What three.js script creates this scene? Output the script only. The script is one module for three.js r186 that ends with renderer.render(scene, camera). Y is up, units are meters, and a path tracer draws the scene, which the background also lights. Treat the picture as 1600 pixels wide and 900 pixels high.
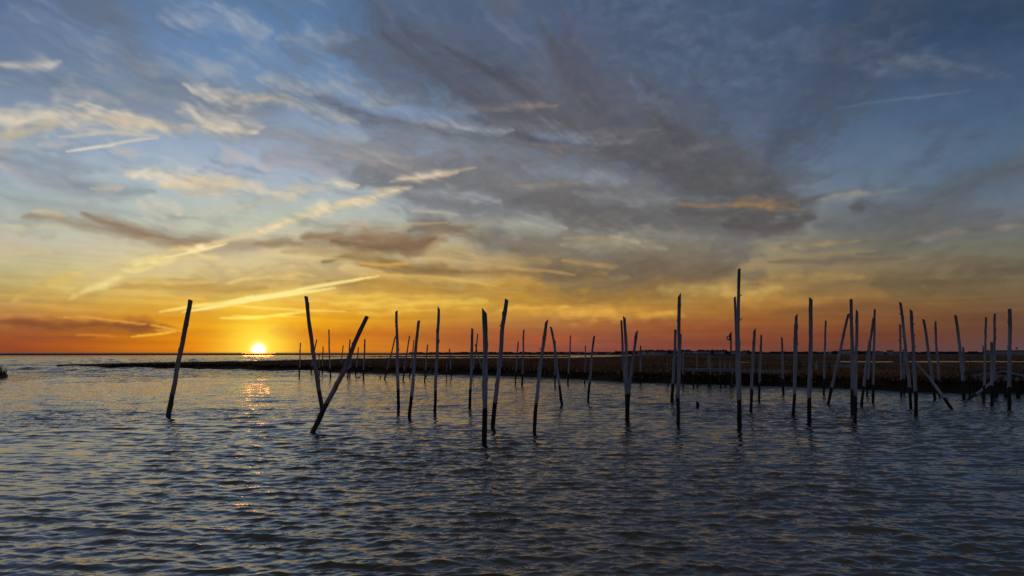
import * as THREE from 'three';
import { mergeGeometries } from 'three/addons/utils/BufferGeometryUtils.js';

// ---------------------------------------------------------------- camera, sky, sun, exposure
const scene = new THREE.Scene();
const EYE = 3, FPX = 1150, PITCH = Math.atan(101 / FPX);          // eye height above the water, lens, upward tilt
const camera = new THREE.PerspectiveCamera(2 * Math.atan(450 / FPX) * 180 / Math.PI, 16 / 9, 0.1, 12000);
camera.position.set(0, EYE, 0);
camera.rotation.set(PITCH, 0, 0);
scene.add(camera);

const cP = Math.cos(PITCH), sP = Math.sin(PITCH);
// direction in which a point of the photograph (1600 x 900) was seen; used to survey places on the water and the sky
function sight(px, py) {
  const x = (px - 800) / FPX, y = -(py - 450) / FPX;
  return new THREE.Vector3(x, sP + y * cP, -cP + y * sP).normalize();
}
function at(px, py, level = 0) { const d = sight(px, py); return d.multiplyScalar((level - EYE) / d.y).add(camera.position); }
function atZ(px, py, z) { const d = sight(px, py); return d.multiplyScalar(z / d.z).add(camera.position); }
const azel = (px, py) => { const d = sight(px, py); return [Math.atan2(d.x, -d.z) * 180 / Math.PI, Math.asin(d.y) * 180 / Math.PI]; };

function rng(seed) { return () => { seed = (seed + 0x6D2B79F5) | 0; let t = Math.imul(seed ^ seed >>> 15, 1 | seed); t = t + Math.imul(t ^ t >>> 7, 61 | t) ^ t; return ((t ^ t >>> 14) >>> 0) / 4294967296; }; }
const perm = new Uint8Array(512), gx = new Float32Array(256), gy = new Float32Array(256);
{ const r = rng(7), p = [...Array(256).keys()]; for (let i = 255; i > 0; i--) { const j = Math.floor(r() * (i + 1)); [p[i], p[j]] = [p[j], p[i]]; } for (let i = 0; i < 512; i++) perm[i] = p[i & 255]; for (let i = 0; i < 256; i++) { const a = r() * 6.2832; gx[i] = Math.cos(a); gy[i] = Math.sin(a); } }
function noise(x, y) {                                             // gradient noise, about -0.7 .. 0.7
  const X = Math.floor(x), Y = Math.floor(y), fx = x - X, fy = y - Y, i = X & 255, j = Y & 255;
  const u = fx * fx * fx * (fx * (fx * 6 - 15) + 10), v = fy * fy * fy * (fy * (fy * 6 - 15) + 10);
  const a = perm[perm[i] + j], b = perm[perm[i + 1 & 255] + j], c = perm[perm[i] + (j + 1 & 255)], d = perm[perm[i + 1 & 255] + (j + 1 & 255)];
  const n0 = gx[a] * fx + gy[a] * fy, n1 = gx[b] * (fx - 1) + gy[b] * fy, n2 = gx[c] * fx + gy[c] * (fy - 1), n3 = gx[d] * (fx - 1) + gy[d] * (fy - 1);
  return (n0 + (n1 - n0) * u) + ((n2 + (n3 - n2) * u) - (n0 + (n1 - n0) * u)) * v;
}
function fbm(x, y, o) { let s = 0, a = 1; for (let k = 0; k < o; k++) { s += a * noise(x, y); a *= 0.53; const t = x * 1.62 + y * 1.18; y = y * 1.62 - x * 1.18 + 17.3; x = t + 5.1; } return s; }
function fbmS(x, y, o) { let s = 0, a = 1; for (let k = 0; k < o; k++) { s += a * noise(x, y); a *= 0.55; x = x * 2.03 + 11.7; y = y * 2.03 + 3.9; } return s; }
const sst = (a, b, x) => { x = Math.min(1, Math.max(0, (x - a) / (b - a))); return x * x * (3 - 2 * x); };
const lin = (c) => c <= 0.04045 ? c / 12.92 : Math.pow((c + 0.055) / 1.055, 2.4);
const hex = (h) => [1, 3, 5].map((i) => parseInt(h.slice(i, i + 2), 16) / 255);

// Clear air: colour against height, for several bearings (sRGB), the dusk side behind the viewer included.
const HEIGHTS = [549, 522, 492, 460, 425, 385, 335, 270, 190, 100, 15];
const AIR = [
  [0, '#94492a #9a5430 #b88045 #c4a25c #c2b27e #b9b498 #a9b1a9 #98a8b4 #8799ae #6b80a0 #5a7399'],
  [404, '#ec8e14 #ee9a12 #e8a524 #e5b754 #dfc07c #d2c49c #b8c0b0 #a2b2c4 #8a9fba #6a89b0 #577aa4'],
  [800, '#98523a #a4623a #c0883a #cf9a3a #bf9a5a #b0a682 #9aa0a0 #8593a6 #6f7f98 #586c8c #495f82'],
  [1200, '#744238 #84492f #986332 #b0823f #a0855a #8f866e #788082 #697a92 #556a88 #465b7e #3f5679'],
  [1600, '#573935 #603f34 #6a4c38 #745d42 #746852 #6e6c60 #68707a #566c86 #486484 #3e5678 #314866'],
].map(([px, row]) => { const a = HEIGHTS.map((y) => azel(px, y)); return { az: a[0][0], el: [...a.map((q) => q[1]), 42, 90], rgb: [...row.split(' '), '#4e4e52', '#3d3e44'].map(hex) }; });
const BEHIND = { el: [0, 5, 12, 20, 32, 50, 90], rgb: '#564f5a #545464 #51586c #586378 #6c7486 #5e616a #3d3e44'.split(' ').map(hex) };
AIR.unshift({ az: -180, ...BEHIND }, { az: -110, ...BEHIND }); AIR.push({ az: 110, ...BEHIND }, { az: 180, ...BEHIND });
const herm = (p0, p1, p2, p3, t) => p1 + 0.5 * t * (p2 - p0 + t * (2 * p0 - 5 * p1 + 4 * p2 - p3 + t * (3 * (p1 - p2) + p3 - p0)));
function column(c, el, k) {
  const e = c.el, n = e.length; if (el <= e[0]) return c.rgb[0][k]; let i = 0; while (i < n - 2 && el > e[i + 1]) i++;
  const t = Math.min(1, (el - e[i]) / (e[i + 1] - e[i])), g = (j) => c.rgb[Math.min(n - 1, Math.max(0, j))][k];
  return herm(g(i - 1), g(i), g(i + 1), g(i + 2), t);
}
const airTable = new Float32Array(361 * 361 * 3);
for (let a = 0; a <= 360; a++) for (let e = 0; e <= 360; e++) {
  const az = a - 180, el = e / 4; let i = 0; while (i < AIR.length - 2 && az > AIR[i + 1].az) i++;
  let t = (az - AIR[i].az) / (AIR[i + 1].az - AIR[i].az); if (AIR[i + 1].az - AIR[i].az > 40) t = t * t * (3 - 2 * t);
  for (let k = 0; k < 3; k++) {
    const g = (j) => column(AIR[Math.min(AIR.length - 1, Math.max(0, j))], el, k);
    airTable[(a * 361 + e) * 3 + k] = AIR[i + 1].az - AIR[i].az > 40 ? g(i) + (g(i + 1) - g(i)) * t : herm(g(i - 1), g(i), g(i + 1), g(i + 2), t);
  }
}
// Clouds: streaks as "x,y x,y ...|half width|colour|density|raggedness", surveyed along the sky; drawn in this order.
const D = 180 / Math.PI, K = FPX / D;
const CLOUDS = `
0,40 110,75 220,95|34|#757f94|.5|.9
165,-20 200,70 240,120 330,150 440,165|26|#66707f|.6|.8
0,135 120,140 250,150 400,165 520,150|32|#74808f|.6|.9
60,190 200,172 330,190 420,205|30|#858992|.55|.9
250,30 330,30 420,45|16|#8f9db6|.45|1.2
430,60 490,62 560,66|13|#94a0b8|.45|1.2
620,40 800,120 980,200 1180,290|105|#5b5e69|.62|.8
560,280 760,300 960,335 1190,350|62|#68666a|.62|.9
820,425 960,425 1140,420|44|#715f4a|.6|.9
900,-40 1040,40 1180,100 1320,60|90|#4d5d78|.75|.8
950,60 1080,140 1200,200|70|#50607a|.7|.8
560,-40 590,40 640,85 720,110 820,120|52|#535a6c|.9|.9
540,85 640,120 760,150 920,170|48|#5a6273|.85|.9
600,20 760,30 900,40 1080,60|60|#54617e|.55|.8
880,30 910,95 950,150 1030,205|48|#585868|.8|.8
740,150 860,165 980,190 1100,230|60|#5d616e|.85|.8
1000,120 1050,200 1120,250 1220,300|42|#545763|.85|.8
1010,140 1045,200 1090,250 1150,305|27|#4c4b50|.8|1
930,212 1020,252 1120,288 1245,318|26|#545150|.85|1
860,70 925,135 975,190|30|#545663|.65|1
620,30 680,72 740,92 800,112|24|#4d5367|.65|1
760,250 860,275 960,300|17|#5c5a5e|.65|1
860,330 960,350 1060,362|19|#625c58|.65|1
985,128 1030,165 1065,182|14|#637089|.55|1.1
1085,232 1140,215 1205,178|16|#5e6b81|.55|1.1
600,55 690,120 780,175 900,215 1010,225|18|#4c4c57|.49|1.1
700,70 800,130 880,190 980,240 1100,270|11|#4b4a53|.65|.9
840,40 890,120 940,190 1010,250 1110,300|20|#4a4a54|.42|1.1
1080,110 1110,180 1140,240 1200,300|20|#474a54|.42|1.1
1340,30 1290,110 1240,180 1200,250|24|#414a5b|.42|1.1
1470,-20 1400,70 1340,150 1290,200|28|#414d62|.35|1.1
560,290 700,300 860,330 1000,350|20|#5d5c60|.42|1.1
640,345 760,360 900,395 1040,420|18|#6b6258|.42|1.1
1010,60 1120,100 1260,150|60|#4f5f7c|.45|.8
1430,-40 1375,50 1310,130 1260,190 1210,250 1190,310|52|#465062|.75|.9
1300,120 1400,100 1560,120|28|#46556f|.5|1
700,205 850,215 1000,230 1140,270 1260,320|52|#5d5d61|.9|.7
480,235 620,245 800,270 1000,310|40|#83838a|.75|.9
560,262 720,285 880,320 1040,345 1160,360|52|#6d6b6c|.85|.8
800,310 960,330 1120,350 1240,345|40|#625f5f|.8|.8
760,375 900,385 1040,400 1180,395|36|#7b7366|.8|.8
860,430 980,425 1080,430 1150,415|34|#6b5a48|.9|.7
800,380 840,405 880,435 930,450|20|#7d6850|.75|.8
820,455 930,465 1060,440|20|#8a6a40|.7|.8
420,245 540,260 680,275|24|#8f8b90|.65|.9
530,175 600,195 700,210 780,205|16|#696e7c|.6|1
500,150 545,175 590,190|14|#63697a|.75|1
560,225 700,195 840,205 980,220|14|#7e7c84|.5|1
520,165 640,195 770,205 900,225|8|#5f606b|.5|1
700,165 760,190 820,215 900,232|8|#565762|.75|.7
600,168 660,178 740,172|12|#7d93b4|.7|.8
660,190 740,200 800,205|11|#8fa3bb|.7|.8
830,210 880,218 930,222|10|#6f8298|.6|.8
820,262 900,275 980,285|13|#8390a2|.45|.9
790,345 830,350 880,358|15|#a3ab9f|.6|.8
940,372 1010,365 1090,375|11|#8f8d80|.55|1
880,385 960,380 1040,390|9|#a0977c|.6|1
640,312 700,318 760,330 820,328|13|#77787b|.75|1
640,300 720,300 780,315|11|#9fb0bf|.5|.8
0,242 30,262 80,285 150,298 240,300|12|#818690|.65|.8
0,305 60,318 140,325 220,335|9|#8a8f92|.4|1
40,336 120,347 200,362 290,378 380,380 470,380|13|#99846b|.8|.8
130,330 190,352 250,372 310,380 360,378|9|#8b7359|.85|.7
230,375 300,388 360,385|11|#a59273|.5|.9
400,378 500,380 600,385 700,380|13|#9a7a55|.75|.9
470,368 560,366 640,372 700,362 740,352|18|#8f7253|.85|.9
520,376 580,384 640,386 680,378|13|#7b5f47|.9|.9
640,360 690,354 730,368 770,380|11|#7a6a58|.75|1
508,409 540,402 580,406 640,416 720,422|12|#86683f|.9|.8
560,416 660,424 760,424 850,432|8|#8f6c3e|.75|.9
660,395 760,402 860,412|13|#a98b58|.6|1
440,395 520,395 600,398|9|#b09058|.6|1
170,448 240,444 320,448 420,452|9|#b98a42|.7|.9
520,442 640,448 780,452 900,470|16|#a87c38|.7|.9
560,458 700,462 820,470|8|#b0843a|.5|1
900,470 1040,462 1160,470|13|#95703a|.5|1
1350,318 1400,338 1470,315 1540,275 1620,235|26|#56585f|.8|.8
1210,325 1270,312 1340,300|6|#5d5a5a|.7|.9
1270,348 1370,345 1460,350 1560,330|22|#575c62|.7|.8
1220,385 1320,378 1400,372 1470,345|20|#646058|.65|.9
1330,324 1342,326 1352,325|7|#504f50|.85|.9
1050,330 1150,330 1262,334|20|#534d4c|.7|1
1130,348 1210,350 1268,338|14|#51484a|.65|1.1
1200,275 1215,300 1230,318|22|#55565c|.7|.9
1200,410 1300,408 1420,404|6|#6b5b49|.7|1
1180,435 1320,428 1450,425|14|#7d6a48|.5|1
1360,450 1480,437 1620,408|22|#594c3c|.7|.9
1250,455 1360,445 1440,452|13|#6c5a40|.5|1
1340,398 1450,378 1620,340|12|#5c5b59|.6|.9
1210,490 1350,480 1500,485|9|#6d4c33|.5|1
900,505 1050,508 1200,500|8|#96522f|.5|1
0,503 80,507 160,512 225,517 272,519|11|#7c4830|.88|.9
20,527 100,527 150,528|4|#8c4b2c|.6|.9
420,520 480,521 560,521 640,524|13|#c0661f|.7|.6
620,530 760,525 900,528|12|#a8502c|.5|.7
0,102 45,104 95,97|7|#bdb4a6|.85|.9
80,140 150,148 190,160|9|#a3a7ab|.6|1
-10,176 70,184 150,188 250,200|17|#d6c5a4|.8|1.3
330,205 420,210 560,225 680,235|18|#85898f|.6|1.2
420,215 540,225 650,240|14|#8a8c92|.6|1.2
0,205 40,203 90,195|9|#c9b384|.7|1
150,188 230,196 300,205|11|#c3b08f|.7|1.1
270,172 330,182 410,196|11|#c9bca6|.75|1.2
280,196 340,200 400,206|10|#d3c2a0|.75|1.2
285,135 350,150 420,158|11|#c4b9a8|.75|1.2
400,120 450,135 490,145|14|#a6a8ac|.6|1.2
380,150 450,160 510,180 560,190|9|#c3b193|.65|1.1
90,215 170,208 250,214|4|#cdbfa2|.75|1
60,225 110,228|5|#c3bba9|.6|1
105,237 150,230 180,227|2.2|#e6dcc9|.9|.5
160,229 205,220 248,216|2.6|#d8cab2|.8|.8
200,268 250,274 330,286 410,288|15|#dcc9a6|.85|1.3
250,290 320,288 390,282|11|#dcc292|.85|1
215,313 255,322 286,333|10|#d8caac|.75|1.3
300,300 350,305 410,296|10|#cdbfa6|.6|1.3
280,305 320,302 360,292|6|#cdb893|.7|1
145,295 170,295 192,292|6|#cdbda2|.75|.9
310,330 350,330 400,322|8|#d0c0a0|.6|1.1
400,304 450,298 500,296 560,289|11|#dfcca4|.8|1.3
400,318 440,310 480,300|8|#d9c096|.75|1
500,245 580,250 640,260|6|#ad9c8d|.6|1
470,236 560,238 650,244|6|#a69a92|.5|1
50,330 80,333 105,337|5|#dcc292|.75|.9
0,350 60,353 110,356|5|#cfc59c|.6|1
0,395 50,396 90,397|5|#cfb682|.6|1
112,467 150,447 195,425 240,404 280,393 330,384|7|#edd082|.8|.9
260,402 300,399 345,402|6|#e8cb84|.7|.9
130,458 175,437 230,412 290,398|7|#f0d88e|.75|.9
290,394 350,376 400,361 450,343|6|#f2d9a0|.85|.8
395,364 450,343 510,326 570,312 645,295|9.5|#ecd2a2|.9|.85
612,287 650,277 690,271 715,269|7|#e4c79a|.95|.7
690,272 720,266 745,262|4|#c2a784|.7|.9
20,470 60,455 95,437 130,425|9|#e2bc60|.7|1
110,430 150,417 195,403 240,389|4|#dcc388|.6|.9
252,403 300,394 355,381|2.4|#ffe3a0|.95|.5
180,440 260,442 340,440|4|#ecc766|.6|1
360,440 430,434 500,432|5|#f4d27a|.7|1.1
420,398 470,402 540,404|4|#e8c784|.6|1.1
248,488 300,479 350,472 395,462|3.2|#ffe07c|.95|.5
330,481 380,467 440,459 500,447 560,437 592,432|3.6|#ffe68e|1|.5
285,488 330,480 385,470 440,462 525,450|3.8|#ffe88e|1|.5
330,474 400,480 460,484 540,487|2.4|#ffd667|.75|.7
344,497 400,496 430,493 478,487|2.8|#ffdc66|1|.5
350,494 420,494 480,494|1.6|#ffd055|.85|.6
530,484 610,478 680,472 725,467|2.2|#edba50|.75|.7
560,430 640,431 720,437 780,447|4|#e3b85c|.7|1
520,474 640,472 760,468|13|#e8c050|.6|1
770,480 900,487 1070,492|13|#dba444|.75|.9
1030,452 1110,456 1220,447|15|#bb9a56|.75|1
1060,478 1180,474 1300,466|10|#a97a3c|.5|1
900,300 980,314 1060,308|9|#83868b|.5|1.1
700,346 790,352 860,350|8|#aaa591|.5|1.1
850,446 920,438 985,430|7|#a98a58|.5|1.1
640,402 700,406 770,413|4|#d6b06a|.6|1.1
560,412 600,414 640,411|3.5|#dda541|.85|.7
800,420 860,424 900,430|4|#cfa35a|.6|1
540,350 620,351 700,348|4|#c7ab82|.55|1.1
640,330 690,332 720,336|4|#cdb493|.6|1
880,408 920,410 965,415|5|#c99a52|.6|1.1
880,375 930,372 1000,378|5|#b09a76|.5|1.1
1060,318 1140,321 1210,323 1256,325|5|#ae7c45|.6|1.2
1150,310 1210,314 1250,318|7|#8d6f52|.55|1.1
690,167 780,168 872,168|6|#8c7c74|.6|1.1
830,226 880,230 935,233|5|#92796a|.5|1.1
920,206 980,210 1030,204|7|#7a746f|.5|1.1
800,288 850,290 920,284|5|#9c8872|.5|1
1310,169 1380,158 1440,151 1515,141|2|#667b95|.4|1.4
1370,96 1455,94 1500,105 1540,112|6|#5e6878|.55|1.1
1370,110 1440,105 1580,118|9|#525f78|.5|1
1270,315 1320,307 1390,300 1420,296|5|#85857f|.65|1
1195,391 1280,381 1350,375|5|#a98d62|.6|1.2
1210,403 1290,397 1370,391|4.9|#a08459|.5|1.2
1395,379 1460,371 1530,361 1600,352|5|#84776a|.45|1.3
1150,440 1250,434 1350,436|7|#ab8748|.5|1
205,526 240,523 262,520 282,517|2|#ffc23c|1|.6
185,527 160,524 120,523|1.6|#d98a34|.8|.8
232,508 262,513 282,517|1.8|#f3b23a|.95|.7
100,496 130,495 160,499 200,504 232,508|1.7|#eaa646|.9|.7
240,516 262,517 280,517|3|#f0aa34|.75|.9`.trim().split('\n').map((row, n) => {
  const [pts, w, c, op, rag] = row.split('|'), P = pts.split(' ').map((q) => { const [a, e] = azel(...q.split(',').map(Number)); return [a * K, e * K]; });
  const curve = new THREE.CatmullRomCurve3(P.map(([x, y]) => new THREE.Vector3(x, y, 0))), m = Math.max(6, P.length * 4), L = curve.getLength(), Q = [];
  for (let i = 0; i <= m; i++) { const p = curve.getPointAt(i / m); Q.push(p.x, p.y); }
  const W = +w * 1.0, pad = W * 1.7 + 26;
  let x0 = 1e9, x1 = -1e9, y0 = 1e9, y1 = -1e9; for (let i = 0; i <= m; i++) { x0 = Math.min(x0, Q[2 * i]); x1 = Math.max(x1, Q[2 * i]); y0 = Math.min(y0, Q[2 * i + 1]); y1 = Math.max(y1, Q[2 * i + 1]); }
  const hc = hex(c), lum = (hc[0] + hc[1] + hc[2]) / 3; if (lum > 0.6 && P[0][1] > 200) { hc[0] += (lum * 1.05 - hc[0]) * 0.35; hc[1] += (lum - hc[1]) * 0.35; hc[2] += (lum * 0.96 - hc[2]) * 0.35; }
  return { Q, m, L, W, c: hc, op: +op, rag: +rag, n, thin: W < 5, x0: x0 - pad, x1: x1 + pad, y0: y0 - pad, y1: y1 + pad };
});
const SUN = azel(404, 547), sunX = SUN[0] * K, sunY = SUN[1] * K;
const SW = 4096, SH = 2048, skyData = new Float32Array(SW * SH * 4), col = [0, 0, 0];
for (let j = 0; j < SH; j++) {
  const el = ((j + 0.5) / SH - 0.5) * 180;
  for (let i = 0; i < SW; i++) {
    const o = (j * SW + i) * 4; skyData[o + 3] = 1;
    if (el < -0.6) { skyData[o] = 0.035; skyData[o + 1] = 0.03; skyData[o + 2] = 0.035; continue; }
    const th = ((i + 0.5) / SW - 0.5) * 2 * Math.PI, dx = Math.cos(th), dz = Math.sin(th); let az = Math.atan2(dx, -dz) * D;
    const e = Math.max(0, el), fa = az + 180, ia = Math.min(359, Math.floor(fa)), ta = fa - ia, fe = Math.min(359.99, e * 4), ie = Math.floor(fe), te = fe - ie;
    for (let k = 0; k < 3; k++) { const q = (ia * 361 + ie) * 3 + k, a = airTable[q], b = airTable[q + 3], c = airTable[q + 1083], d = airTable[q + 1086]; col[k] = (a + (b - a) * te) * (1 - ta) + (c + (d - c) * te) * ta; }
    const X = az * K, Y = e * K, X0 = X, Y0 = Y;
    if (e < 60) {
      // thin high cloud everywhere, on a level sheet overhead, so it streams together towards the horizon
      const se = Math.sin(e / D), h = Math.cos(e / D) / (se + 0.09), qx = dx * h, qz = dz * h;
      const far = Math.max(sst(33, 50, Math.abs(az)), sst(24, 34, e));
      const c1 = fbm(qx * 0.7 + qz * 0.25 + 3, qz * 1.5 - qx * 0.3, 5), c2 = fbmS(qx * 2.1 - qz, qz * 4.5 + qx, 4);
      const veil = sst(0.0, 0.75, c1 + 0.25 * c2) * sst(0, 2.5, e) * (0.07 + 0.45 * far);
      const lum = (col[0] + col[1] + col[2]) / 3 * 1.06;
      for (let k = 0; k < 3; k++) col[k] += (lum * (k === 0 ? 1.04 : k === 2 ? 0.99 : 0.98) - col[k]) * veil;
      if (far < 1 && az > -50 && az < 50) {
        const vx = X - 395, vy = Y - 80, rho = Math.hypot(vx, vy * 1.15) + 60, phi = Math.atan2(vy * 1.15, Math.abs(vx));
        const w1 = fbm(X / 95, Y / 70, 4), w2 = fbm(X / 95 + 40, Y / 70 + 9, 4), f1 = fbmS(X / 26 + 7, Y / 15, 3), grain = fbmS(X / 46 + Y / 60, Y / 7 - X / 75, 4), curl = fbmS(X / 20, Y / 13 + 31, 4);
        const sw = w1 * 0.5 + w2 * 0.35, F1 = noise(phi * 17 + sw * 2.2, rho / 250 + X / 600), F2 = noise(phi * 46 + sw * 3 + 9, rho / 150 + X / 400 + 4), F3 = noise(phi * 105 + sw * 4, rho / 85 + X / 300 + 8), F4 = noise(phi * 230 + sw * 6, rho / 50 + X / 200), fan = sst(300, -120, X),
          S1 = noise(X / 120 + w1 * 1.6, Y / 44 + X / 260 + w2), S2 = noise(X / 55 + w2 * 1.5 + 7, Y / 17 - X / 210 + w1 * 1.3), S3 = noise(X / 26 + 3, Y / 8 + X / 120 + f1),
          FF = fan * (F1 * 0.5 + F2 * 0.45 + F3 * 0.35 + F4 * 0.2) + (1 - fan) * ((1 - 0.85 * sst(-150, 60, X) * sst(190, 320, Y)) * (F1 * 0.6 * sst(120, 420, rho) + F2 * 0.42 * sst(260, 620, rho) + F3 * 0.2 * sst(420, 850, rho)) + S1 * 0.55 + S2 * 0.45 + S3 * 0.24 + curl * 0.14);
        {
          const west = sst(380, -60, X), up = sst(60, 330, Y), lowG = sst(190, 40, Y);
          const al = 0.62 * sst(0.02, 0.6, FF * 0.9 + w2 * 0.75) * (0.2 + 0.8 * west) * sst(45, 130, Y) * (1 - 0.6 * sst(330, 470, Y)) * (1 - far);
          const lc = [0.74 + 0.14 * lowG, 0.70 + 0.06 * lowG, 0.66 - 0.24 * lowG], dim = 0.62 + 0.38 * west;
          for (let k = 0; k < 3; k++) col[k] += (lc[k] * dim - col[k]) * al;
          const ad = 0.68 * sst(0.05, 0.6, -FF * 0.8 + w1 * 0.8 + 0.05) * (0.45 + 0.55 * sst(-300, 200, X)) * sst(40, 110, Y) * (1 - far) * (1 - 0.65 * sst(380, 540, X)) * (1 - 0.75 * sst(0, 200, X) * sst(340, 450, Y));
          const dc = [0.385 + 0.14 * lowG, 0.385 + 0.055 * lowG, 0.41 - 0.14 * lowG];
          for (let k = 0; k < 3; k++) col[k] += (dc[k] * (1.12 - 0.3 * sst(100, 600, X)) - col[k]) * ad;
        }
        { const b = sst(190, 60, Y) * (0.8 * noise(X / 190 + 3, Y / 7 + X / 900) + 0.6 * noise(X / 90 + w1, Y / 3.4) + 0.4 * w2); col[0] *= 1 + 0.07 * b; col[1] *= 1 + 0.11 * b; col[2] *= 1 + 0.1 * b; }
        for (const s of CLOUDS) {
          if (X < s.x0 || X > s.x1 || Y < s.y0 || Y > s.y1) continue;
          const wa = s.thin ? s.W * 0.35 : Math.min(20, 3 + s.W * 0.42), x = X + w1 * wa * 1.2 + f1 * wa * 0.22, y = Y + w2 * wa + f1 * wa * 0.16;
          let best = 1e9, bi = 0, bt = 0, Q = s.Q;
          for (let q = 0; q < s.m; q++) {
            const ax = Q[2 * q], ay = Q[2 * q + 1], ex = Q[2 * q + 2] - ax, ey = Q[2 * q + 3] - ay, t = Math.min(1, Math.max(0, ((x - ax) * ex + (y - ay) * ey) / (ex * ex + ey * ey)));
            const rx = x - ax - ex * t, ry = y - ay - ey * t, d2 = rx * rx + ry * ry; if (d2 < best) { best = d2; bi = q; bt = t; }
          }
          const along = (bi + bt) / s.m, ends = Math.sqrt(Math.min(1, Math.min(along, 1 - along) * 3.6 + 0.08)), w = s.W * ends * (s.thin ? 1 : 1.45), d = Math.sqrt(best) / w;
          if (d > 1.6) continue;
          const ex = Q[2 * bi + 2] - Q[2 * bi], ey = Q[2 * bi + 3] - Q[2 * bi + 1], el_ = Math.hypot(ex, ey), across = ((x - Q[2 * bi]) * ey - (y - Q[2 * bi + 1]) * ex) / el_;
          const fib = noise(along * s.L / 34 + s.n * 7.7, across / (s.thin ? 2.2 : 5.5) + s.n * 3.1) + 0.6 * noise(along * s.L / 15 + s.n, across / 2.6);
          let a = 1 - d + s.rag * (0.3 * fib + (s.thin ? 0.2 : s.W > 18 ? 1 : 0.8) * FF + 0.12 * grain + 0.24 * curl);
          a = s.op * sst(-0.1, s.W < 4 ? 0.75 : s.thin ? 1.0 : s.W > 18 ? 1.4 : 1.25, a) * (1 - sst(1.1, 1.6, d)) * (1 - far);
          const tone = s.thin ? 0 : 0.09 * FF + 0.03 * curl;
          for (let k = 0; k < 3; k++) col[k] += (s.c[k] * (1 + tone * 2) - col[k]) * a;
        }
        // fine fibres
        const fl = (0.03 * FF + 0.008 * f1) * sst(4, 40, Y) * (1 - far);
        for (let k = 0; k < 3; k++) col[k] *= 1 + fl * 2;
      }
    }
    { const m = (col[0] + col[1] + col[2]) / 3, q = 0.1 + 0.05 * sst(100, 400, X0); for (let k = 0; k < 3; k++) col[k] += (m - col[k]) * q * sst(40, 160, Y0); }   // thin grey haze over it all
    // glare of the low sun in the hazy air
    const r = Math.hypot(X0 - sunX, (Y0 - sunY) * 1.0), core = sst(10, 7.8, r) * 2.4, h1 = Math.exp(-r * r / 120), h2 = Math.exp(-r * r / 2300);
    skyData[o] = lin(Math.max(0, col[0])) + core + h1 * 0.5 + h2 * 0.32;
    skyData[o + 1] = lin(Math.max(0, col[1])) + core * 0.9 + h1 * 0.5 + h2 * 0.52;
    skyData[o + 2] = lin(Math.max(0, col[2])) + core * 0.6 + h1 * 0.3 + h2 * 0.06;
  }
}
const sky = new THREE.DataTexture(skyData, SW, SH, THREE.RGBAFormat, THREE.FloatType);
sky.mapping = THREE.EquirectangularReflectionMapping; sky.magFilter = THREE.LinearFilter; sky.minFilter = THREE.LinearFilter; sky.needsUpdate = true;
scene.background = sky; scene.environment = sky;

const sun = new THREE.DirectionalLight(new THREE.Color(1, 0.24, 0.04), 0.032);
sun.name = 'sun';
sun.position.copy(sight(404, 547).multiplyScalar(400)); sun.target.position.set(0, 0, 0);
sun.castShadow = true; sun.shadow.radius = 4.5; sun.shadow.mapSize.set(4096, 4096);
Object.assign(sun.shadow.camera, { left: -150, right: 150, top: 60, bottom: -60, near: 1, far: 900 });
scene.add(sun, sun.target);

const renderer = new THREE.WebGLRenderer({ antialias: true });
renderer.toneMapping = THREE.LinearToneMapping;
renderer.toneMappingExposure = 1;
renderer.shadowMap.enabled = true;
renderer.setSize(1024, 576);

// ---------------------------------------------------------------- helpers
const names = new Map();
function numbered(n) { const k = names.get(n) ?? 0; names.set(n, k + 1); return k ? `${n}_${String(k).padStart(3, '0')}` : n; }
function mesh(name, geometry, material, parent = scene) {
  const m = new THREE.Mesh(geometry, material); m.name = parent === scene ? numbered(name) : name; m.castShadow = m.receiveShadow = true; parent.add(m); return m;
}
function thing(name, label, category, position, group) {
  const g = new THREE.Group(); g.name = numbered(name); g.position.copy(position); g.userData = { label, category }; if (group) g.userData.group = group; scene.add(g); return g;
}
function structure(o) { o.userData.kind = 'structure'; return o; }
const grey = (w, h, f, srgb) => {
  const d = new Uint8Array(w * h * 4); for (let j = 0; j < h; j++) for (let i = 0; i < w; i++) { const c = f(i / w, j / h), o = (j * w + i) * 4; for (let k = 0; k < 3; k++) d[o + k] = Math.max(0, Math.min(255, 255 * (Array.isArray(c) ? c[k] : c))); d[o + 3] = 255; }
  const t = new THREE.DataTexture(d, w, h); t.wrapS = t.wrapT = THREE.RepeatWrapping; t.magFilter = THREE.LinearFilter; t.minFilter = THREE.LinearFilter; if (srgb) t.colorSpace = THREE.SRGBColorSpace; t.needsUpdate = true; return t;
};
function tileNoise(u, v, nu, nv, seed) {                            // value noise that repeats after one tile
  const x = u * nu, y = v * nv, X = Math.floor(x), Y = Math.floor(y), fx = x - X, fy = y - Y, h = (a, b) => perm[(perm[((a % nu) + nu + seed) & 255] + ((b % nv) + nv)) & 255] / 255;
  const s = fx * fx * (3 - 2 * fx), t = fy * fy * (3 - 2 * fy), a = h(X, Y), b = h(X + 1, Y), c = h(X, Y + 1), d = h(X + 1, Y + 1);
  return (a + (b - a) * s) * (1 - t) + (c + (d - c) * s) * t;
}

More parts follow.
